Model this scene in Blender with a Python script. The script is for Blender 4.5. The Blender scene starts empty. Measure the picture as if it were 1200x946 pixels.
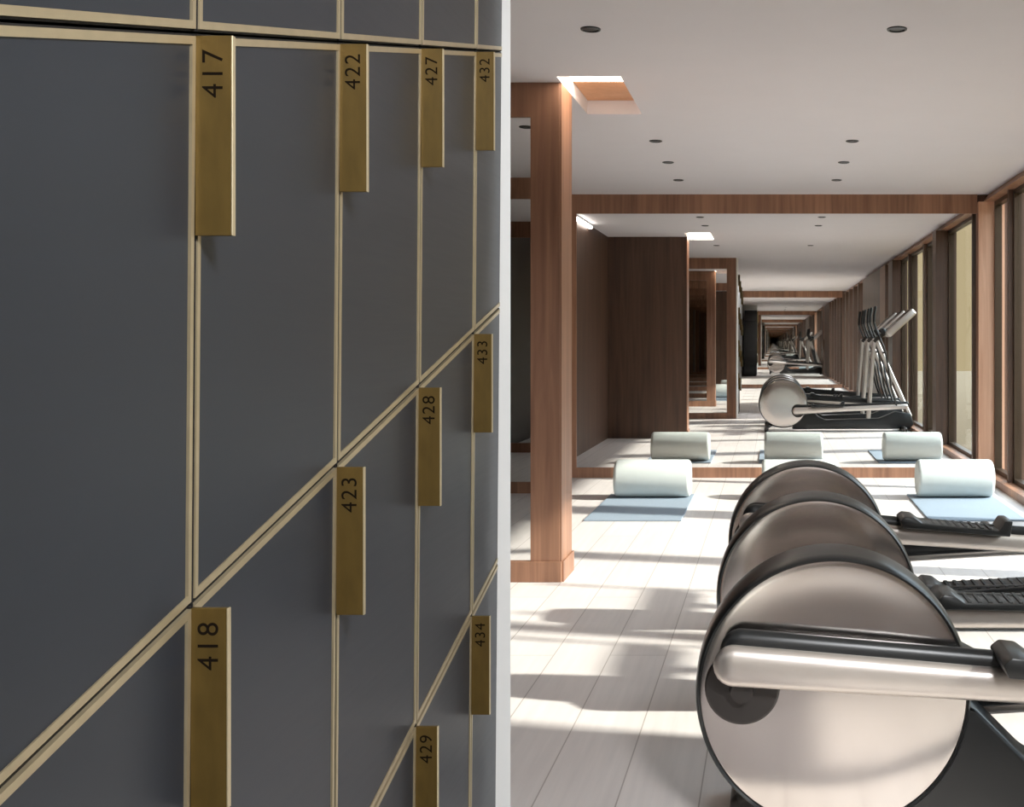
import bpy, bmesh, math, random
from mathutils import Vector, Matrix
random.seed(7)
scene = bpy.context.scene
COL = scene.collection
PI = math.pi

# ------------------------------------------------------------------ helpers
def link(name, bm, mat, parent=None, loc=(0, 0, 0), smooth=False, sharp=35):
    me = bpy.data.meshes.new(name)
    bmesh.ops.remove_doubles(bm, verts=bm.verts, dist=1e-6)
    bmesh.ops.recalc_face_normals(bm, faces=bm.faces)
    bm.to_mesh(me); bm.free()
    mats = mat if isinstance(mat, (list, tuple)) else [mat]
    for m in mats:
        me.materials.append(m)
    o = bpy.data.objects.new(name, me)
    COL.objects.link(o)
    o.location = loc
    if parent is not None:
        o.parent = parent
    if smooth:
        for p in me.polygons:
            p.use_smooth = True
        try:
            me.set_sharp_from_angle(angle=math.radians(sharp))
        except Exception:
            pass
    return o

def empty(name, loc, label, cat, group=None):
    o = bpy.data.objects.new(name, None)
    COL.objects.link(o)
    o.location = loc
    o.empty_display_size = 0.1
    tag(o, label, cat, group)
    return o

def tag(o, label, cat, group=None):
    o['label'] = label; o['category'] = cat
    if group:
        o['group'] = group
    return o

def structure(name, bm, mat, parent=None, **k):
    o = link(name, bm, mat, parent, **k)
    if parent is None:
        o['kind'] = 'structure'
    return o

def hexa(bm, pts, mi=0):
    """pts: 8 points, bottom four then top four, same order."""
    v = [bm.verts.new(p) for p in pts]
    for f in ((3, 2, 1, 0), (4, 5, 6, 7), (0, 1, 5, 4), (1, 2, 6, 5), (2, 3, 7, 6), (3, 0, 4, 7)):
        fc = bm.faces.new([v[i] for i in f]); fc.material_index = mi
    return v

def box(bm, x0, x1, y0, y1, z0, z1, bev=0, seg=2, mi=0):
    t = bmesh.new()
    hexa(t, [(x0, y0, z0), (x1, y0, z0), (x1, y1, z0), (x0, y1, z0),
             (x0, y0, z1), (x1, y0, z1), (x1, y1, z1), (x0, y1, z1)], mi)
    if bev:
        bmesh.ops.bevel(t, geom=t.edges[:], offset=bev, segments=seg, affect='EDGES', profile=0.5)
    merge(bm, t)
    return bm

def merge(bm, t, M=None):
    if M is not None:
        bmesh.ops.transform(t, matrix=M, verts=t.verts)
    me = bpy.data.meshes.new('tmp')
    t.to_mesh(me); t.free()
    bm.from_mesh(me)
    bpy.data.meshes.remove(me)

def prism_y(bm, prof, y0, y1, bev=0, seg=2):
    """prof = list of (x,z); extruded along y."""
    t = bmesh.new()
    a = [t.verts.new((x, y0, z)) for x, z in prof]
    b = [t.verts.new((x, y1, z)) for x, z in prof]
    t.faces.new(a); t.faces.new(b[::-1])
    n = len(prof)
    for i in range(n):
        t.faces.new((a[i], a[(i + 1) % n], b[(i + 1) % n], b[i]))
    if bev:
        bmesh.ops.recalc_face_normals(t, faces=t.faces)
        bmesh.ops.bevel(t, geom=t.edges[:], offset=bev, segments=seg, affect='EDGES', profile=0.5)
    merge(bm, t)
    return bm

def lathe(bm, prof, c, axis='Y', seg=64):
    """prof = list of (r, a): radius and position along the axis, closed with caps at r=0."""
    rings = []
    for r, a in prof:
        ring = []
        if r < 1e-7:
            p = {'Y': (c[0], c[1] + a, c[2]), 'X': (c[0] + a, c[1], c[2]), 'Z': (c[0], c[1], c[2] + a)}[axis]
            ring = [bm.verts.new(p)]
        else:
            for i in range(seg):
                t = 2 * PI * i / seg
                u, w = r * math.cos(t), r * math.sin(t)
                p = {'Y': (c[0] + u, c[1] + a, c[2] + w), 'X': (c[0] + a, c[1] + u, c[2] + w),
                     'Z': (c[0] + u, c[1] + w, c[2] + a)}[axis]
                ring.append(bm.verts.new(p))
        rings.append(ring)
    for A, B in zip(rings, rings[1:]):
        for i in range(seg):
            j = (i + 1) % seg
            if len(A) == 1 and len(B) == 1:
                continue
            if len(A) == 1:
                bm.faces.new((A[0], B[i], B[j]))
            elif len(B) == 1:
                bm.faces.new((A[i], A[j], B[0]))
            else:
                bm.faces.new((A[i], A[j], B[j], B[i]))
    return bm

def sweep(bm, pts, w, h, seg=16, power=2.0, ends=0.6, up=Vector((0, 0, 1))):
    """Superellipse section (w across, h along 'up') swept along pts, both ends rounded.
    w, h: half sizes, numbers or lists."""
    P = [Vector(p) for p in pts]
    n = len(P)
    W = w if isinstance(w, (list, tuple)) else [w] * n
    H = h if isinstance(h, (list, tuple)) else [h] * n
    st = []
    d0 = (P[1] - P[0]).normalized(); d1 = (P[-1] - P[-2]).normalized()
    e = 5
    for k in range(e):
        a = (k + 0.35) / e * PI / 2
        st.append((P[0] - d0 * (math.cos(a) * H[0] * ends), d0, W[0] * math.sin(a), H[0] * math.sin(a)))
    for i in range(n):
        d = d0 if i == 0 else d1 if i == n - 1 else ((P[i] - P[i - 1]).normalized() + (P[i + 1] - P[i]).normalized()).normalized()
        st.append((P[i], d, W[i], H[i]))
    for k in range(e):
        a = (e - k - 1 + 0.35) / e * PI / 2
        st.append((P[-1] + d1 * (math.cos(a) * H[-1] * ends), d1, W[-1] * math.sin(a), H[-1] * math.sin(a)))
    rings = []
    for p, d, ww, hh in st:
        u = up
        if abs(d.dot(u)) > 0.93:
            u = Vector((1, 0, 0))
        s = d.cross(u).normalized(); t = s.cross(d).normalized()
        r = []
        for i in range(seg):
            a = 2 * PI * i / seg
            ca, sa = math.cos(a), math.sin(a)
            x = math.copysign(abs(ca) ** (2 / power), ca) * ww
            y = math.copysign(abs(sa) ** (2 / power), sa) * hh
            r.append(bm.verts.new(p + s * x + t * y))
        rings.append(r)
    for A, B in zip(rings, rings[1:]):
        for i in range(seg):
            j = (i + 1) % seg
            bm.faces.new((A[i], A[j], B[j], B[i]))
    bm.faces.new(rings[0][::-1]); bm.faces.new(rings[-1])
    return bm

def curve_pts(pts, n=8):
    """Catmull-Rom through pts."""
    P = [Vector(p) for p in pts]
    Q = [2 * P[0] - P[1]] + P + [2 * P[-1] - P[-2]]
    out = []
    for i in range(1, len(Q) - 2):
        for k in range(n):
            t = k / n
            a, b, c, d = Q[i - 1], Q[i], Q[i + 1], Q[i + 2]
            out.append(0.5 * ((2 * b) + (c - a) * t + (2 * a - 5 * b + 4 * c - d) * t * t + (3 * b - a - 3 * c + d) * t ** 3))
    out.append(P[-1])
    return out

# ------------------------------------------------------------------ materials
def new_mat(name):
    m = bpy.data.materials.new(name); m.use_nodes = True
    nt = m.node_tree
    return m, nt, nt.nodes['Principled BSDF']

def srgb(r, g, b):
    def f(c):
        c /= 255
        return c / 12.92 if c <= 0.04045 else ((c + 0.055) / 1.055) ** 2.4
    return (f(r), f(g), f(b), 1)

def plain(name, col, rough=0.5, metal=0.0, noise=0.0, scale=(8, 8, 8), bump=0.0, spec=0.5, rvar=0.0):
    m, nt, b = new_mat(name)
    b.inputs['Base Color'].default_value = col
    b.inputs['Roughness'].default_value = rough
    b.inputs['Metallic'].default_value = metal
    b.inputs['Specular IOR Level'].default_value = spec
    N = nt.nodes; L = nt.links
    if noise or bump or rvar:
        tc = N.new('ShaderNodeTexCoord'); mp = N.new('ShaderNodeMapping'); nz = N.new('ShaderNodeTexNoise')
        mp.inputs['Scale'].default_value = scale
        nz.inputs['Scale'].default_value = 1.0; nz.inputs['Detail'].default_value = 5
        L.new(tc.outputs['Object'], mp.inputs['Vector']); L.new(mp.outputs['Vector'], nz.inputs['Vector'])
        if noise:
            rp = N.new('ShaderNodeValToRGB')
            rp.color_ramp.elements[0].position = 0.3; rp.color_ramp.elements[1].position = 0.7
            rp.color_ramp.elements[0].color = tuple(c * (1 - noise) for c in col[:3]) + (1,)
            rp.color_ramp.elements[1].color = tuple(min(1, c * (1 + noise)) for c in col[:3]) + (1,)
            L.new(nz.outputs['Fac'], rp.inputs['Fac']); L.new(rp.outputs['Color'], b.inputs['Base Color'])
        if rvar:
            mr = N.new('ShaderNodeMapRange')
            mr.inputs['To Min'].default_value = rough - rvar; mr.inputs['To Max'].default_value = rough + rvar
            L.new(nz.outputs['Fac'], mr.inputs['Value']); L.new(mr.outputs['Result'], b.inputs['Roughness'])
        if bump:
            bp = N.new('ShaderNodeBump'); bp.inputs['Strength'].default_value = bump; bp.inputs['Distance'].default_value = 0.002
            L.new(nz.outputs['Fac'], bp.inputs['Height']); L.new(bp.outputs['Normal'], b.inputs['Normal'])
    return m

def wood(name, a, c, scale=(26, 26, 1.3), rough=0.45):
    m, nt, b = new_mat(name)
    N = nt.nodes; L = nt.links
    tc = N.new('ShaderNodeTexCoord'); mp = N.new('ShaderNodeMapping')
    mp.inputs['Scale'].default_value = scale
    L.new(tc.outputs['Object'], mp.inputs['Vector'])
    n1 = N.new('ShaderNodeTexNoise'); n1.inputs['Scale'].default_value = 1.0; n1.inputs['Detail'].default_value = 6
    n1.inputs['Distortion'].default_value = 0.6
    mp2 = N.new('ShaderNodeMapping'); mp2.inputs['Scale'].default_value = tuple(s * 0.22 for s in scale)
    n2 = N.new('ShaderNodeTexNoise'); n2.inputs['Scale'].default_value = 1.0; n2.inputs['Detail'].default_value = 2
    L.new(tc.outputs['Object'], mp2.inputs['Vector'])
    L.new(mp.outputs['Vector'], n1.inputs['Vector']); L.new(mp2.outputs['Vector'], n2.inputs['Vector'])
    ad = N.new('ShaderNodeMath'); ad.operation = 'MULTIPLY_ADD'; ad.inputs[1].default_value = 0.55
    mu = N.new('ShaderNodeMath'); mu.operation = 'MULTIPLY'; mu.inputs[1].default_value = 0.45
    L.new(n2.outputs['Fac'], mu.inputs[0]); L.new(n1.outputs['Fac'], ad.inputs[0]); L.new(mu.outputs[0], ad.inputs[2])
    rp = N.new('ShaderNodeValToRGB')
    rp.color_ramp.elements[0].position = 0.36; rp.color_ramp.elements[1].position = 0.64
    rp.color_ramp.elements[0].color = a; rp.color_ramp.elements[1].color = c
    L.new(ad.outputs[0], rp.inputs['Fac']); L.new(rp.outputs['Color'], b.inputs['Base Color'])
    b.inputs['Roughness'].default_value = rough
    bp = N.new('ShaderNodeBump'); bp.inputs['Strength'].default_value = 0.15; bp.inputs['Distance'].default_value = 0.001
    L.new(n1.outputs['Fac'], bp.inputs['Height']); L.new(bp.outputs['Normal'], b.inputs['Normal'])
    return m

def plank_floor():
    m, nt, b = new_mat('pale_plank_floor')
    N = nt.nodes; L = nt.links
    tc = N.new('ShaderNodeTexCoord'); sp = N.new('ShaderNodeSeparateXYZ'); cb = N.new('ShaderNodeCombineXYZ')
    L.new(tc.outputs['Object'], sp.inputs[0]); L.new(sp.outputs['Y'], cb.inputs['X'])
    ax = N.new('ShaderNodeMath'); ax.operation = 'ADD'; ax.inputs[1].default_value = 0.19
    L.new(sp.outputs['X'], ax.inputs[0]); L.new(ax.outputs[0], cb.inputs['Y'])
    br = N.new('ShaderNodeTexBrick')
    br.inputs['Scale'].default_value = 1.0
    br.inputs['Brick Width'].default_value = 2.6; br.inputs['Row Height'].default_value = 0.215
    br.inputs['Mortar Size'].default_value = 0.0022; br.inputs['Mortar Smooth'].default_value = 0.2
    br.inputs['Bias'].default_value = 0.0
    br.offset = 0.37; br.offset_frequency = 2
    br.inputs['Color1'].default_value = FLOOR_A; br.inputs['Color2'].default_value = FLOOR_B
    br.inputs['Mortar'].default_value = FLOOR_M
    L.new(cb.outputs[0], br.inputs['Vector'])
    mp = N.new('ShaderNodeMapping'); mp.inputs['Scale'].default_value = (34, 2.0, 1)
    nz = N.new('ShaderNodeTexNoise'); nz.inputs['Scale'].default_value = 1.0; nz.inputs['Detail'].default_value = 5
    L.new(tc.outputs['Object'], mp.inputs['Vector']); L.new(mp.outputs['Vector'], nz.inputs['Vector'])
    mr = N.new('ShaderNodeMapRange'); mr.inputs['From Min'].default_value = 0.3; mr.inputs['From Max'].default_value = 0.7
    mr.inputs['To Min'].default_value = 0.93; mr.inputs['To Max'].default_value = 1.03
    L.new(nz.outputs['Fac'], mr.inputs['Value'])
    mx = N.new('ShaderNodeMix'); mx.data_type = 'RGBA'; mx.blend_type = 'MULTIPLY'; mx.inputs['Factor'].default_value = 1
    L.new(br.outputs['Color'], mx.inputs['A']); L.new(mr.outputs['Result'], mx.inputs['B'])
    L.new(mx.outputs['Result'], b.inputs['Base Color'])
    b.inputs['Roughness'].default_value = 0.42
    b.inputs['Specular IOR Level'].default_value = 0.35
    return m

FLOOR_A = srgb(226, 217, 212); FLOOR_B = srgb(219, 210, 205); FLOOR_M = srgb(176, 164, 156)

def mirror_mat():
    m, nt, b = new_mat('mirror_silver')
    b.inputs['Base Color'].default_value = (0.86, 0.86, 0.85, 1)
    b.inputs['Metallic'].default_value = 1; b.inputs['Roughness'].default_value = 0.0
    return m

def glass_mat():
    m, nt, b = new_mat('window_glass')
    N = nt.nodes; L = nt.links
    N.remove(b)
    out = N['Material Output']
    tr = N.new('ShaderNodeBsdfTransparent'); tr.inputs['Color'].default_value = (0.95, 0.97, 0.94, 1)
    gl = N.new('ShaderNodeBsdfGlossy'); gl.inputs['Roughness'].default_value = 0.02
    mx = N.new('ShaderNodeMixShader'); mx.inputs['Fac'].default_value = 0.06
    L.new(tr.outputs[0], mx.inputs[1]); L.new(gl.outputs[0], mx.inputs[2]); L.new(mx.outputs[0], out.inputs['Surface'])
    return m

def lamp_mat(name, col, s):
    m, nt, b = new_mat(name)
    b.inputs['Base Color'].default_value = (0.9, 0.9, 0.88, 1)
    b.inputs['Emission Color'].default_value = col; b.inputs['Emission Strength'].default_value = s
    return m

WOOD = wood('walnut_panel', srgb(122, 86, 66), srgb(166, 122, 96))
WOOD_D = wood('dark_and_shaded_walnut', srgb(70, 50, 40), srgb(98, 72, 57))
WOOD_B = wood('blackened_oak', srgb(26, 21, 19), srgb(38, 31, 28))
WOOD_O = wood('amber_veneer', srgb(214, 150, 104), srgb(228, 168, 122))
WOOD_L = wood('sunlit_pier_wood', srgb(188, 140, 112), srgb(214, 168, 140))  # lighter wood carrying the sunlight on the end pier
PLANK = plank_floor()
CEIL = plain('ceiling_paint', srgb(229, 224, 227), 0.9, noise=0.01, scale=(3, 3, 3))
PLASTER = plain('white_plaster', srgb(242, 242, 239), 0.85, noise=0.01, scale=(6, 6, 6))
MIRROR = mirror_mat()
GLASS = glass_mat()
DOOR = plain('charcoal_lacquer', srgb(42, 46, 53), 0.36, spec=.42, noise=0.04, scale=(3, 6, 160), rvar=0.03)
CARCASS = plain('black_carcass', srgb(22, 20, 20), 0.6, noise=0.05, scale=(9, 9, 9))
BRASS = plain('pale_brass', srgb(190, 174, 142), 0.34, metal=0.6, noise=0.06, scale=(40, 40, 40), rvar=0.05)
TABB = plain('aged_brass', srgb(100, 80, 38), 0.45, metal=0.45, noise=0.14, scale=(60, 60, 22), rvar=0.08)
EDGE = plain('edge_highlight_brass', srgb(206, 190, 156), 0.35, metal=.6, noise=0.03, scale=(40, 40, 40))
INK = plain('engraved_black', srgb(24, 18, 12), 0.95, spec=.05, noise=0.05, scale=(80, 80, 80))
STEEL = plain('brushed_steel', srgb(205, 198, 194), 0.16, metal=1.0, noise=0.03, scale=(4, 60, 4), rvar=0.03)
SATIN = plain('satin_silver', srgb(208, 200, 194), 0.36, metal=0.85, noise=0.02, scale=(6, 40, 6))
BLACK = plain('black_plastic', srgb(26, 27, 28), 0.32, noise=0.05, scale=(20, 20, 20))
GRAPH = plain('graphite_coat', srgb(62, 58, 56), 0.36, metal=0.4, noise=0.04, scale=(20, 20, 20))
RUBBER = plain('black_rubber', srgb(18, 18, 18), 0.6, noise=0.08, scale=(50, 50, 50), bump=0.1)
SCREEN = plain('dark_display_glass', srgb(10, 11, 13), 0.08, noise=0.02, scale=(5, 5, 5))
FOAM = plain('white_bolster_vinyl', srgb(206, 210, 205), 0.6, noise=0.015, scale=(25, 25, 25), bump=0.05)
MAT = plain('blue_grey_mat', srgb(143, 155, 167), 0.8, noise=0.03, scale=(60, 60, 60), bump=0.2)
LED = lamp_mat('warm_led', (1.0, 0.86, 0.68, 1), 9.0)
LED2 = lamp_mat('white_led', (1.0, 0.94, 0.86, 1), 8.0)
DARKMETAL = plain('bronze_frame', srgb(70, 56, 44), 0.4, metal=0.6, noise=0.04, scale=(20, 20, 20))
HEDGE = plain('khaki_hedge_leaves', srgb(176, 164, 112), 0.9, noise=0.25, scale=(5, 5, 5), bump=0.5)
GROUND = plain('dry_lawn', srgb(86, 70, 44), 0.95, noise=0.1, scale=(9, 9, 9))

# ------------------------------------------------------------------ camera
F = 1300.0
CH = 1.2
cam_d = bpy.data.cameras.new('camera'); cam = bpy.data.objects.new('camera', cam_d); COL.objects.link(cam)
cam_d.sensor_fit = 'HORIZONTAL'; cam_d.sensor_width = 36; cam_d.lens = 36 * F / 1200
cam_d.shift_x = (600 - 905) / 1200; cam_d.shift_y = (400 - 473) / 1200
cam_d.clip_start = 0.02; cam_d.clip_end = 200
cam.location = (0, 0, CH); cam.rotation_euler = (PI / 2, 0, 0)
scene.camera = cam

# ------------------------------------------------------------------ room shell
H = 2.49; D = 9.75; BACK = -9.0; XR = 1.97
bm = bmesh.new(); box(bm, -3.1, 2.12, BACK - .12, D + .12, -0.12, 0)
structure('floor', bm, PLANK)

# ceiling with a rectangular recess beside the wooden divider
hx0, hx1, hy0, hy1, hz = -1.05, -0.74, 5.41, 6.30, 2.579
bm = bmesh.new()
for x0, x1, y0, y1 in ((-3.1, 2.12, BACK - .12, hy0), (-3.1, 2.12, hy1, D + .12), (-3.1, hx0, hy0, hy1), (hx1, 2.12, hy0, hy1)):
    box(bm, x0, x1, y0, y1, H, hz)
box(bm, -3.1, 2.12, BACK - .12, D + .12, hz, hz + .1)
structure('ceiling', bm, CEIL)
bm = bmesh.new(); box(bm, hx0 + .002, hx1 - .002, 5.835, hy1 - .004, hz - .012, hz - .001)
structure('trim_1', bm, WOOD_O)
# lamp in the recess: a tray on the near side with a lip facing the far wall
t = empty('cove_light', (-0.895, 5.6, H), 'bright cove light tucked in the ceiling recess beside the wooden divider', 'ceiling light')
bm = bmesh.new(); box(bm, -.148, .148, -.185, .228, .074, .0875, .002)
link('diffuser', bm, LED, t)
bm = bmesh.new(); box(bm, -.148, .148, -.188, -.176, .004, .073, .002)
link('edge_strip', bm, LED2, t)

# left side walls
bm = bmesh.new(); box(bm, -2.13, -2.03, 5.81, D + .1, 0, H); structure('wall_left', bm, WOOD_D)
bm = bmesh.new(); box(bm, -3.1, -3.0, 2.30, 5.81, 0, H); structure('wall_alcove', bm, WOOD_B)
bm = bmesh.new(); box(bm, -1.16, -1.06, BACK - .1, 2.245, 0, H); structure('wall_near', bm, PLASTER)
# far and back walls behind the mirrors
bm = bmesh.new(); box(bm, -2.13, 2.12, D + .02, D + .12, 0, H); structure('wall_far', bm, WOOD_D)
bm = bmesh.new(); box(bm, -1.16, 2.12, BACK - .12, BACK - .02, 0, H); structure('wall_back', bm, WOOD_D)

# gutter between two separate views, built as a white wall edge
bm = bmesh.new()
y0, y1, y2 = 2.250, 2.315, 2.335
xe = lambda y: -(905 - 598.2) / F * y - .0015 * (y - y0) / .065
hexa(bm, [(-3.1, y0, 0), (xe(y0), y0, 0), (xe(y1), y1, 0), (-3.1, y1, 0), (-3.1, y0, H), (xe(y0), y0, H), (xe(y1), y1, H), (-3.1, y1, H)])
structure('wall_gutter', bm, PLASTER)

def framed_mirror(name, x0, x1, yb, side, z1, label, top=.17, base=.10, stile=.145, right=None, mats=(WOOD, WOOD), t=.02, foot=0.0):
    """Full-height mirror in a plain wooden frame. side -1: faces -Y, +1: faces +Y. yb = back face."""
    ya, yc = (yb - t, yb) if side < 0 else (yb, yb + t)
    e = empty(name, ((x0 + x1) / 2, yb, 0), label, 'mirror')
    ox, oy = (x0 + x1) / 2, yb
    r = stile if right is None else right
    def part(n, a, b, c, d, m):
        q = bmesh.new(); box(q, a - ox, b - ox, ya - oy, yc - oy, c, d, .001, 1); return link(n, q, m, e)
    part('top_rail', x0, x1, z1 - top, z1, mats[0])
    q = bmesh.new(); box(q, x0 - ox, x1 + foot - ox, (ya - oy) - (foot if side < 0 else 0), (yc - oy) + (foot if side > 0 else 0), 0, base, .0015, 1); link('bottom_rail', q, mats[1], e)
    part('side_stile', x0, x0 + stile, base, z1 - top, mats[0])
    part('side_stile', x1 - r, x1, base, z1 - top, mats[0])
    q = bmesh.new()
    g0, g1 = (yb - t + .012, yb - .001) if side < 0 else (yb + .001, yb + t - .012)
    box(q, x0 + stile - ox, x1 - r - ox, g0 - oy, g1 - oy, base, z1 - top)
    link('mirror_glass', q, MIRROR, e)
    return e

framed_mirror('wall_mirror', -2.028, 1.80, D + .02, -1, H, 'huge wall-to-wall mirror with wooden rails at the far end of the gym', top=.168, base=.09, stile=.308, right=.003, t=.03)
framed_mirror('wall_mirror', -1.05, 1.80, BACK - .02, 1, H, 'wall-to-wall mirror behind the camera, seen only as the tunnel of reflections', top=.168, base=.09, stile=.1, right=.003, t=.03)
bpy.data.objects['wall_mirror.001']['label'] = 'wall-to-wall mirror opposite, seen as the dark end of the mirrored tunnel'
# wooden divider beside the recess: dark at the back, framed mirror at the front
bm = bmesh.new(); box(bm, -3.0, -1.062, 5.552, 5.81, 0, H); structure('wall_divider', bm, WOOD_D)
framed_mirror('framed_mirror', -2.98, -1.06, 5.55, -1, H, 'tall narrow mirror in a broad walnut frame just right of the white wall edge', top=.172, base=.102, stile=.145, t=.022, foot=.011)
bm = bmesh.new(); box(bm, -1.0595, -1.050, 5.53, 5.812, .0, H); box(bm, -1.049, -1.040, 5.53, 5.82, .0, .102)
structure('trim_2', bm, WOOD)
framed_mirror('framed_mirror', -2.98, xe(y1) - .012, y1 + .002, 1, H, 'wooden-framed mirror on the back of the white wall, seen only in reflection', top=.168, base=.09, stile=.145, t=.02)

# ------------------------------------------------------------------ right wall: piers, header, windows
prof = [(1.90, H), (1.85, 2.42), (2.03, 2.42), (2.03, H)]
bm = bmesh.new(); prism_y(bm, prof, BACK, D); structure('trim_3', bm, WOOD)
bm = bmesh.new(); box(bm, 1.84, 2.03, BACK, 9.69, 0, .06); structure('trim_4', bm, WOOD)
piers = [(-2.6, .95), (1.74, 1.80), (2.25, 2.84), (7.02, 7.28), (9.69, 9.75)]  # longest pier is added to keep direct sun off the lockers
fins = [(3.97, 4.02), (5.49, 5.61), (8.93, 8.97)]
y = -2.6
back = []
while y > BACK + 1:
    back.append((y - 1.35, y - 1.15)); y -= 1.35
piers = back[::-1] + piers
k = 5
piers = sorted(piers + fins)
for a, b in piers:
    bm = bmesh.new()
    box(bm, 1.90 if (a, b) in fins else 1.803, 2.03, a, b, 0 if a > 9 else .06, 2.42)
    structure('trim_%d' % k, bm, WOOD_L if a > 9 else WOOD_D); k += 1  # shade of the unlit piers is put into the darker wood
bm = bmesh.new(); box(bm, 1.803, 2.03, .952, 1.738, 1.27, 2.418); structure('trim_%d' % k, bm, WOOD)  # unseen panel added above the low window to keep sun off the lockers
edges = [BACK] + [v for p in piers for v in p]
w = 1
for a, b in zip(edges[0::2], edges[1::2]):
    if b - a < .1:
        continue
    e = bpy.data.objects.new('window_%d' % w, None); COL.objects.link(e); e.location = (XR, (a + b) / 2, .06); e['kind'] = 'structure'
    hb = (b - a) / 2 - .002; hh = 1.21 if .9 < a < 1 else 2.36
    bm = bmesh.new(); f = .035
    box(bm, -.03, .03, -hb, -hb + f, .001, hh - .001); box(bm, -.03, .03, hb - f, hb, .001, hh - .001)
    box(bm, -.03, .03, -hb + f, hb - f, .001, f); box(bm, -.03, .03, -hb + f, hb - f, hh - f, hh - .001)
    link('window_frame', bm, DARKMETAL, e)
    bm = bmesh.new(); box(bm, -.004, .004, -hb + f, hb - f, f, hh - f)
    link('window_pane', bm, GLASS, e)
    w += 1
# outdoors
bm = bmesh.new(); box(bm, 2.14, 30, -30, 45, -.25, -.13); structure('ground_outside', bm, GROUND)

# ------------------------------------------------------------------ lockers
K = 0.5
YB = [0.666, 1.006, 1.360, 1.697, 2.038, 2.2485]
RH = 0.518
def zT(y): return 1.480 + 0.247 * (y - 1.006)
def LP(y, dz, dx):
    z = zT(y) + dz
    return Vector((-(K + 0.02308 * y) + dx + 0.008 * (z - 1.2), y, z))
def slab(bm, ya, yb, za, zb, xa, xb, o):
    """Block on the locker plane: along y, dz measured from the row line, dx out of the plane."""
    hexa(bm, [LP(ya, za, xa) - o, LP(ya, za, xb) - o, LP(yb, za, xb) - o, LP(yb, za, xa) - o,
              LP(ya, zb, xa) - o, LP(ya, zb, xb) - o, LP(yb, zb, xb) - o, LP(yb, zb, xa) - o])

def digits(txt, size):
    cu = bpy.data.curves.new('txt', 'FONT'); cu.body = txt; cu.size = size
    cu.align_x = 'CENTER'; cu.align_y = 'CENTER'; cu.space_character = 1.14; cu.resolution_u = 6
    ob = bpy.data.objects.new('txt', cu); COL.objects.link(ob)
    bpy.context.view_layer.update()
    me = bpy.data.meshes.new_from_object(ob.evaluated_get(bpy.context.evaluated_depsgraph_get()))
    q = bmesh.new(); q.from_mesh(me)
    COL.objects.unlink(ob); bpy.data.objects.remove(ob); bpy.data.meshes.remove(me); bpy.data.curves.remove(cu)
    xs = [v.co.x for v in q.verts]; ys = [v.co.y for v in q.verts]
    cx, cy = (min(xs) + max(xs)) / 2, (min(ys) + max(ys)) / 2
    for v in q.verts:
        v.co.x -= cx; v.co.y -= cy
    return q

G = .0033; TW = .0074; VW = .0056
def locker(ci, row, number, label, tab=True):
    ya, yb = YB[ci], YB[ci + 1]
    top = -row * RH; bot = top - RH
    o = LP((ya + yb) / 2, bot, -.2)
    e = empty('locker', o, label, 'locker', 'grey brass-edged lockers in the wall of lockers')
    bm = bmesh.new(); slab(bm, ya + .0012, yb - .0012, bot + .0012, top - .0012, -.45, -.0215, o)
    e0, e1, f0, f1, gg = ya + .0012, yb - .0012, bot + .0012, top - .0012, G - .0015
    slab(bm, e0, e0 + gg, f0, f1, -.0215, -.0015, o); slab(bm, e1 - gg, e1, f0, f1, -.0215, -.0015, o)  # black lips added so the gaps between doors look shaded
    slab(bm, e0 + gg, e1 - gg, f0, f0 + gg, -.0215, -.004, o); slab(bm, e0 + gg, e1 - gg, f1 - gg, f1, -.0215, -.004, o)
    link('carcass', bm, CARCASS, e)
    bm = bmesh.new(); slab(bm, ya + G + VW + .0006, yb - (G + VW + .0026 if tab else .001), bot + G + TW, top - G - TW, -.021, -.0016, o)
    d = link('door', bm, DOOR, e)
    bm = bmesh.new()
    A, B, Z0, Z1 = ya + G, yb - G, bot + G, top - G
    slab(bm, A, B, Z1 - TW, Z1, -.021, 0, o); slab(bm, A, B, Z0, Z0 + TW, -.021, 0, o)
    slab(bm, A, A + VW, Z0 + TW, Z1 - TW, -.021, 0, o)
    if tab:
        slab(bm, B - VW, B, Z0 + TW, Z1 - TW, -.021, 0, o)
    link('edge_trim', bm, BRASS, d)
    if tab:
        p = LP(yb, top, 0)
        x0 = p.x - .001; z1 = p.z - .0035; z0 = z1 - .181
        bm = bmesh.new(); box(bm, x0 - o.x, p.x + .0325 - o.x, yb - .0032 - o.y, yb + .0022 - o.y, z0 - o.z, z1 - o.z, .0006, 2)
        tb = link('pull_tab', bm, TABB, e)
        tb['label'] = 'aged brass pull tab' + (' numbered %s' % number if number else '')
        bm = bmesh.new(); box(bm, p.x + .0318 - o.x, p.x + .0333 - o.x, yb - .0036 - o.y, yb + .0024 - o.y, z0 - o.z, z1 - o.z, .0004, 1)  # pale strip added as the light caught on the tab edge
        ec = link('edge_highlight', bm, EDGE, tb); ec['label'] = 'pale strip standing in for the lit edge'
        if number:
            q = digits(number, .027)
            bmesh.ops.transform(q, matrix=Matrix(((0, -1, 0, p.x + .0150 - o.x), (0, 0, 1, yb - .0034 - o.y), (1, 0, 0, z1 - .0345 - o.z), (0, 0, 0, 1))), verts=q.verts)
            n = link('number', q, INK, tb); n['label'] = 'dark engraved number %s' % number
    return e

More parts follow.
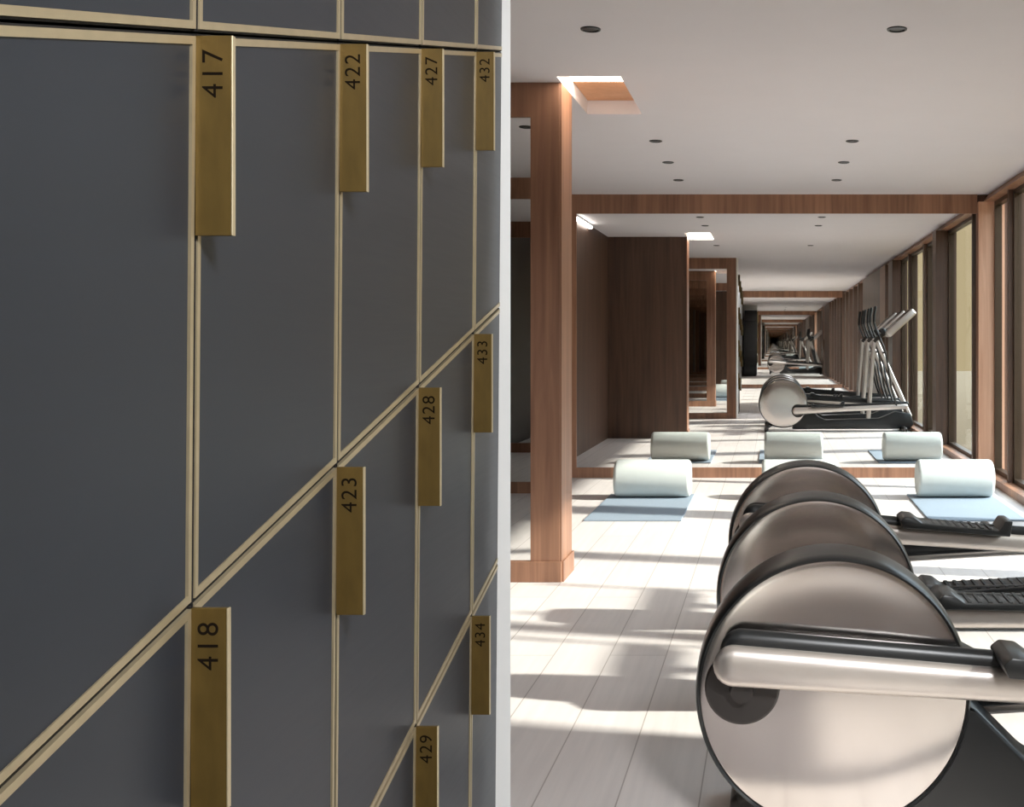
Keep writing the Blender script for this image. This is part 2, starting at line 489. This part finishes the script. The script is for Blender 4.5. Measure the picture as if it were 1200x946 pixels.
nums = {(0, 0): '417', (1, 0): '422', (2, 0): '427', (3, 0): '432', (0, 1): '418', (1, 1): '423', (2, 1): '428', (3, 1): '433', (2, 2): '429', (3, 2): '434'}
look = {(0, 0): 'large grey locker at far left with brass tab numbered 417', (0, 1): 'grey locker at the lower left corner with brass tab numbered 418'}
for (ci, row), nstr in nums.items():
    lab = look.get((ci, row), 'grey brass-edged locker with the brass tab numbered %s on its right edge' % nstr)
    locker(ci, row, nstr, lab)
for ci in range(4):
    locker(ci, -1, None, 'top-row grey locker directly above the locker with tab %s' % nums[(ci, 0)])
locker(4, -1, None, 'sliver of top-row grey locker against the white wall, above tab 432', tab=False)
locker(4, 0, None, 'narrow grey locker between the tab 432 and the white wall', tab=False)
locker(4, 1, None, 'narrow grey locker between the tab 433 and the white wall', tab=False)
locker(4, 2, None, 'narrow grey locker between the tab 434 and the white wall', tab=False)
# plinth carrying the lockers up the slope
bm = bmesh.new()
for a, b, r in ((YB[0], YB[2], 2), (YB[2], YB[5], 3)):
    for i in (0,):
        za, zb = zT(a) - r * RH - .001, zT(b) - r * RH - .001
        xa, xb = LP(a, -r * RH, -.03).x, LP(b, -r * RH, -.03).x
        hexa(bm, [(-.98, a, 0), (xa, a, 0), (xb, b, 0), (-.98, b, 0), (-.98, a, za), (xa, a, za), (xb, b, zb), (-.98, b, zb)])
structure('baseboard_left', bm, CARCASS)

# ------------------------------------------------------------------ elliptical trainers
def trainer(x, y, label, near=(-.232, .458), near_end=.325, crank=(-.214, .392)):
    e = empty('elliptical_trainer', (x, y, 0), label, 'exercise machine', 'elliptical trainers in a row')
    R, T, zc = .32, .19, .37
    # drum: dark shell with a lip, silver discs on both faces
    bm = bmesh.new()
    lathe(bm, [(.300, .012), (.3135, .010), (.3135, .001), (.318, -.002), (.322, .003), (.326, .030), (.328, T / 2), (.326, T - .03), (.322, T - .003), (.318, T + .002), (.3135, T - .001), (.3135, T - .010), (.300, T - .012)], (0, 0, zc), seg=128)
    link('drum_shell', bm, BLACK, e, smooth=True)
    bm = bmesh.new()
    lathe(bm, [(0, .0025), (.20, .0025), (.300, .003), (.3125, .005), (.3125, .03), (0, .03)], (0, 0, zc), seg=128)
    link('drum_face', bm, STEEL, e, smooth=True, sharp=25)
    bm = bmesh.new()
    lathe(bm, [(0, T - .03), (.3125, T - .03), (.3125, T - .005), (.300, T - .003), (.20, T - .0025), (0, T - .0025)], (0, 0, zc), seg=128)
    link('drum_face', bm, STEEL, e, smooth=True, sharp=25)
    # crank discs
    for s, cx, cz in ((-1, crank[0], crank[1]), (1, .20, .275)):
        ya = .002 if s < 0 else T - .002
        bm = bmesh.new()
        lathe(bm, [(0, 0), (.088, 0), (.088, s * .010), (.083, s * .014), (.030, s * .016), (.026, s * .05), (0, s * .05)], (cx, ya, cz), seg=64)
        link('crank_disc', bm, GRAPH, e, smooth=True)
    # pedal arms (near and far)
    arms = ((-.062, near, (1.62, near_end), -1), (T + .062, (.17, .275), (1.62, .335), 1))
    for ay, (xa, za), (xb, zb), s in arms:
        n = 14
        pts = [(xa + (xb - xa) * i / n, ay, za + (zb - za) * i / n) for i in range(n + 1)]
        hh = [.047 - .012 * min(1, i / n * 2.2) for i in range(n + 1)]
        bm = bmesh.new(); sweep(bm, pts, [.026] * (n + 1), hh, seg=28, power=2.6, ends=1.0)
        a = link('pedal_arm', bm, SATIN, e, smooth=True)
        bm = bmesh.new()
        pts2 = [(px + .016, py - s * .024, pz + .030) for px, py, pz in pts]
        sweep(bm, pts2, [.022] * (n + 1), [h + .001 for h in hh], seg=24, power=2.6, ends=1.0)
        c = link('arm_spine', bm, BLACK, a, smooth=True); c['label'] = 'black spine along the silver arm'
        # foot plate with raised rim
        px0, px1 = .375, .80
        def zl(px): return za + (zb - za) * (px - xa) / (xb - xa)
        bm = bmesh.new()
        z0, z1 = zl(px0) + .066, zl(px1) + .062
        w0, w1 = (-.105, .055) if s < 0 else (-.055, .105)
        prof = [(px0, z0 - .022), (px1, z1 - .022), (px1 + .01, z1 + .040), (px1 - .02, z1 + .040), (px1 - .045, z1 + .002), (px0 + .075, z0 - .002), (px0 + .045, z0 + .020), (px0 + .008, z0 + .024), (px0 - .012, z0 + .008)]
        prism_y(bm, prof, ay + w0, ay + w1, .005)
        fp = link('foot_plate', bm, BLACK, a, smooth=True)
        bm = bmesh.new()
        for i in range(9):
            q = px0 + .085 + i * .032
            box(bm, q, q + .014, ay + w0 + .012, ay + w1 - .012, zl(q) + .058, zl(q) + .068, .002, 1)
        link('tread', bm, RUBBER, a)
    # base housing sloping down behind the drum to a low rail
    bm = bmesh.new()
    prism_y(bm, [(.12, .03), (1.70, .03), (1.74, .10), (1.70, .235), (1.50, .26), (1.28, .17), (.56, .15), (.47, .20), (.335, .335), (.20, .34)], .012, T - .012, .012, 3)
    link('base_housing', bm, BLACK, e, smooth=True)
    for fx, ya, yb2 in ((-.22, .17, .34), (1.60, -.16, .36)):
        bm = bmesh.new(); sweep(bm, [(fx, ya, .035), (fx, (ya + yb2) / 2, .035), (fx, yb2, .035)], .03, .034, seg=16, power=3)
        link('floor_bar', bm, GRAPH, e, smooth=True)
    bm = bmesh.new(); sweep(bm, [(-.22, .18, .05), (-.16, .12, .09), (-.05, .1, .12)], .025, .025)
    link('front_strut', bm, GRAPH, e, smooth=True)
    # uprights
    yc = T / 2
    bm = bmesh.new(); sweep(bm, curve_pts([(1.70, yc, .20), (1.52, yc, .60), (1.36, yc, .96), (1.25, yc, 1.22)], 5), .035, .028, power=3)
    link('brace_post', bm, SATIN, e, smooth=True)
    bm = bmesh.new(); sweep(bm, curve_pts([(1.14, yc, .15), (1.17, yc, .6), (1.22, yc, 1.22)], 5), .035, .03, power=3)
    link('upright_post', bm, SATIN, e, smooth=True)
    bm = bmesh.new(); sweep(bm, [(1.22, yc, 1.20), (1.32, yc, 1.28), (1.44, yc, 1.37)], .04, .03, power=3)
    link('console_neck', bm, GRAPH, e, smooth=True)
    # console: a thick tilted slab with a display on the rider's side
    Mx = Matrix.Translation((1.545, yc, 1.455)) @ Matrix.Rotation(math.radians(-42), 4, 'Y')
    bm = bmesh.new(); q = bmesh.new(); box(q, -.24, .24, -.21, .21, -.065, .03, .022, 3); merge(bm, q, Mx)
    c = link('console', bm, SATIN, e, smooth=True)
    bm = bmesh.new(); q = bmesh.new(); box(q, -.17, .215, -.195, .195, .0295, .034, .002, 1); merge(bm, q, Mx)
    link('screen', bm, SCREEN, c)
    for i in (-1, 1):
        bm = bmesh.new(); q = bmesh.new()
        lathe(q, [(0, 0), (.03, 0), (.03, .06), (.024, .075), (0, .075)], (-.235, i * .12, .015), 'Z', 24)
        merge(bm, q, Mx)
        link('cup_holder', bm, BLACK, c, smooth=True)
    # moving handles and fixed grips
    for s in (-1, 1):
        hy = yc + s * .29
        bm = bmesh.new()
        sweep(bm, curve_pts([(1.50, yc + s * .17, .35), (1.42, yc + s * .22, .62), (1.34, hy, 1.05), (1.22, hy, 1.36), (1.19, hy, 1.48), (1.21, hy, 1.64)], 6), .013, .013, seg=14)
        h = link('moving_handle', bm, BLACK, e, smooth=True)
        bm = bmesh.new(); sweep(bm, [(1.192, hy, 1.46), (1.194, hy, 1.54), (1.212, hy, 1.65)], .019, .019, seg=14)
        link('grip', bm, RUBBER, h, smooth=True)
    bm = bmesh.new(); sweep(bm, [(1.34, yc - .30, 1.05), (1.34, yc, 1.05), (1.34, yc + .30, 1.05)], .016, .016, seg=12)
    link('pivot_bar', bm, GRAPH, e, smooth=True)
    return e

def copy_tree(o, parent=None):
    c = o.copy(); COL.objects.link(c)
    if parent is not None:
        c.parent = parent
    for ch in list(o.children):
        copy_tree(ch, c)
    return c

DX = .144
tr = trainer(DX, 2.60, 'nearest elliptical trainer, its big silver drum filling the foreground')
trainer(DX, 3.58, 'middle of the three elliptical trainers, its drum right behind the nearest one', near=(-.20, .335), near_end=.315, crank=(-.17, .34))
c = copy_tree(tr); c.location = (DX, 4.56, 0); c['label'] = 'rearmost of the three elliptical trainers, only the top of its drum showing'

# ------------------------------------------------------------------ mats and bolsters
def mat_and_bolster(x, mlab, blab):
    bm = bmesh.new(); box(bm, -.325, .325, -.62, .62, 0, .012, .003, 2)
    m = link('exercise_mat', bm, MAT, None, (x - .02, 8.00, .0005)); tag(m, mlab, 'mat', 'blue grey exercise mats by the mirror')
    e = empty('bolster', (x, 8.47, .0128), blab, 'bolster', 'white bolsters on the mats')
    r, hw = .142, .29
    bm = bmesh.new()
    prof = [(0, -hw)] + [(r - .03 + .03 * math.sin(a), -hw + .03 - .03 * math.cos(a)) for a in [PI / 2 * i / 6 for i in range(7)]]
    prof += [(rr, -aa) for rr, aa in prof[::-1]]
    lathe(bm, prof, (0, 0, r), 'X', 64)
    link('cushion', bm, FOAM, e, smooth=True)
    for s in (-1, 1):
        bm = bmesh.new()
        t = [(r - .012 + .004 * math.cos(2 * PI * i / 8), s * (hw - .012) + .004 * math.sin(2 * PI * i / 8)) for i in range(9)]
        lathe(bm, t, (0, 0, r), 'X', 64)
        link('piping', bm, FOAM, e, smooth=True)
mat_and_bolster(-.91, 'blue grey exercise mat left of the drums, near the wooden frame', 'white bolster on the left mat, clear of the drums')
mat_and_bolster(.21, 'blue grey exercise mat hidden behind the drums', 'white bolster peeking over the rearmost drum')
mat_and_bolster(1.39, 'blue grey exercise mat at right, cut by the photo edge', 'white bolster on the right mat, beside the sunny wood panel')

# ------------------------------------------------------------------ ceiling downlights
def downlight(x, y, lab):
    e = empty('downlight', (x, y, H), lab, 'ceiling light', 'recessed downlights in the ceiling')
    bm = bmesh.new()
    lathe(bm, [(.030, -.001), (.034, -.006), (.041, -.005), (.042, 0), (.030, 0), (.030, -.001)], (0, 0, 0), 'Z', 40)
    link('trim_ring', bm, BLACK, e, smooth=True)
    bm = bmesh.new(); lathe(bm, [(0, -.0035), (.012, -.0035), (.0305, -.001), (.0305, 0), (0, 0)], (0, 0, 0), 'Z', 40)
    link('lens', bm, GRAPH, e, smooth=True)
sides = ((-.75, 'left'), (.515, 'right'))
for x, s in sides:
    downlight(x, 4.58, 'dark recessed downlight at the top of the photo, %s row, nearest' % s)
    downlight(x, 7.14, 'small recessed downlight, second in the %s ceiling row' % s)
    downlight(x, 7.99, 'small recessed downlight, third in the %s ceiling row' % s)
    downlight(x, 8.87, 'small recessed downlight in the %s ceiling row, nearest the mirror beam' % s)
downlight(-1.48, 4.41, 'dark downlight seen in the narrow framed mirror')

t = empty('ceiling_strip_light', (-1.995, 7.75, H - .05), 'short bright strip light on the dark wood wall, seen in the mirror', 'wall light')
bm = bmesh.new(); box(bm, -.035, .012, -.47, .47, .028, .0495, .003); link('housing', bm, BLACK, t)
bm = bmesh.new(); box(bm, -.030, .016, -.46, .46, .0, .0275, .004); link('diffuser', bm, LED2, t)

# ------------------------------------------------------------------ light
az = Vector((-1, .22, 0)).normalized()
el = math.radians(33)
d = Vector((az.x * math.cos(el), az.y * math.cos(el), -math.sin(el)))
sd = bpy.data.lights.new('sun', 'SUN'); sd.energy = 7.4; sd.angle = math.radians(1.8); sd.color = (1, .97, .945)
sun = bpy.data.objects.new('sun', sd); COL.objects.link(sun)
sun.rotation_euler = d.to_track_quat('-Z', 'Y').to_euler(); sun.location = (8, 0, 6)

sp_d = bpy.data.lights.new('locker_fill', 'SPOT'); sp_d.energy = 315; sp_d.shadow_soft_size = .28; sp_d.spot_size = math.radians(53); sp_d.spot_blend = .5; sp_d.color = (.97, .98, 1.0)  # unseen fill lamp, added to brighten the white edge and the lockers
spo = bpy.data.objects.new('locker_fill', sp_d); COL.objects.link(spo); spo.location = (.90, -.40, 2.36)
spo.rotation_euler = (Vector((-.66, 2.25, .78)) - spo.location).to_track_quat('-Z', 'Y').to_euler()

wd = bpy.data.worlds.new('world'); scene.world = wd; wd.use_nodes = True
N = wd.node_tree.nodes; L = wd.node_tree.links
bg = N['Background']
tc = N.new('ShaderNodeTexCoord'); sp = N.new('ShaderNodeSeparateXYZ'); rp = N.new('ShaderNodeValToRGB')
L.new(tc.outputs['Generated'], sp.inputs[0]); L.new(sp.outputs['Z'], rp.inputs['Fac'])
rp.color_ramp.elements[0].position = 0.13; rp.color_ramp.elements[0].color = (.120, .095, .060, 1)
rp.color_ramp.elements[1].position = 0.33; rp.color_ramp.elements[1].color = (.76, .89, 1.06, 1)
L.new(rp.outputs['Color'], bg.inputs['Color']); bg.inputs['Strength'].default_value = 4.3

# ------------------------------------------------------------------ render look
vs = scene.view_settings
vs.view_transform = 'Standard'; vs.look = 'None'; vs.gamma = 1; vs.use_curve_mapping = False; vs.exposure = 0.42
scene.display_settings.display_device = 'sRGB'
cy = scene.cycles
cy.max_bounces = 24; cy.glossy_bounces = 20; cy.diffuse_bounces = 6; cy.transparent_max_bounces = 24; cy.transmission_bounces = 8
cy.caustics_reflective = False; cy.caustics_refractive = False
cy.use_denoising = True; cy.sample_clamp_indirect = 6
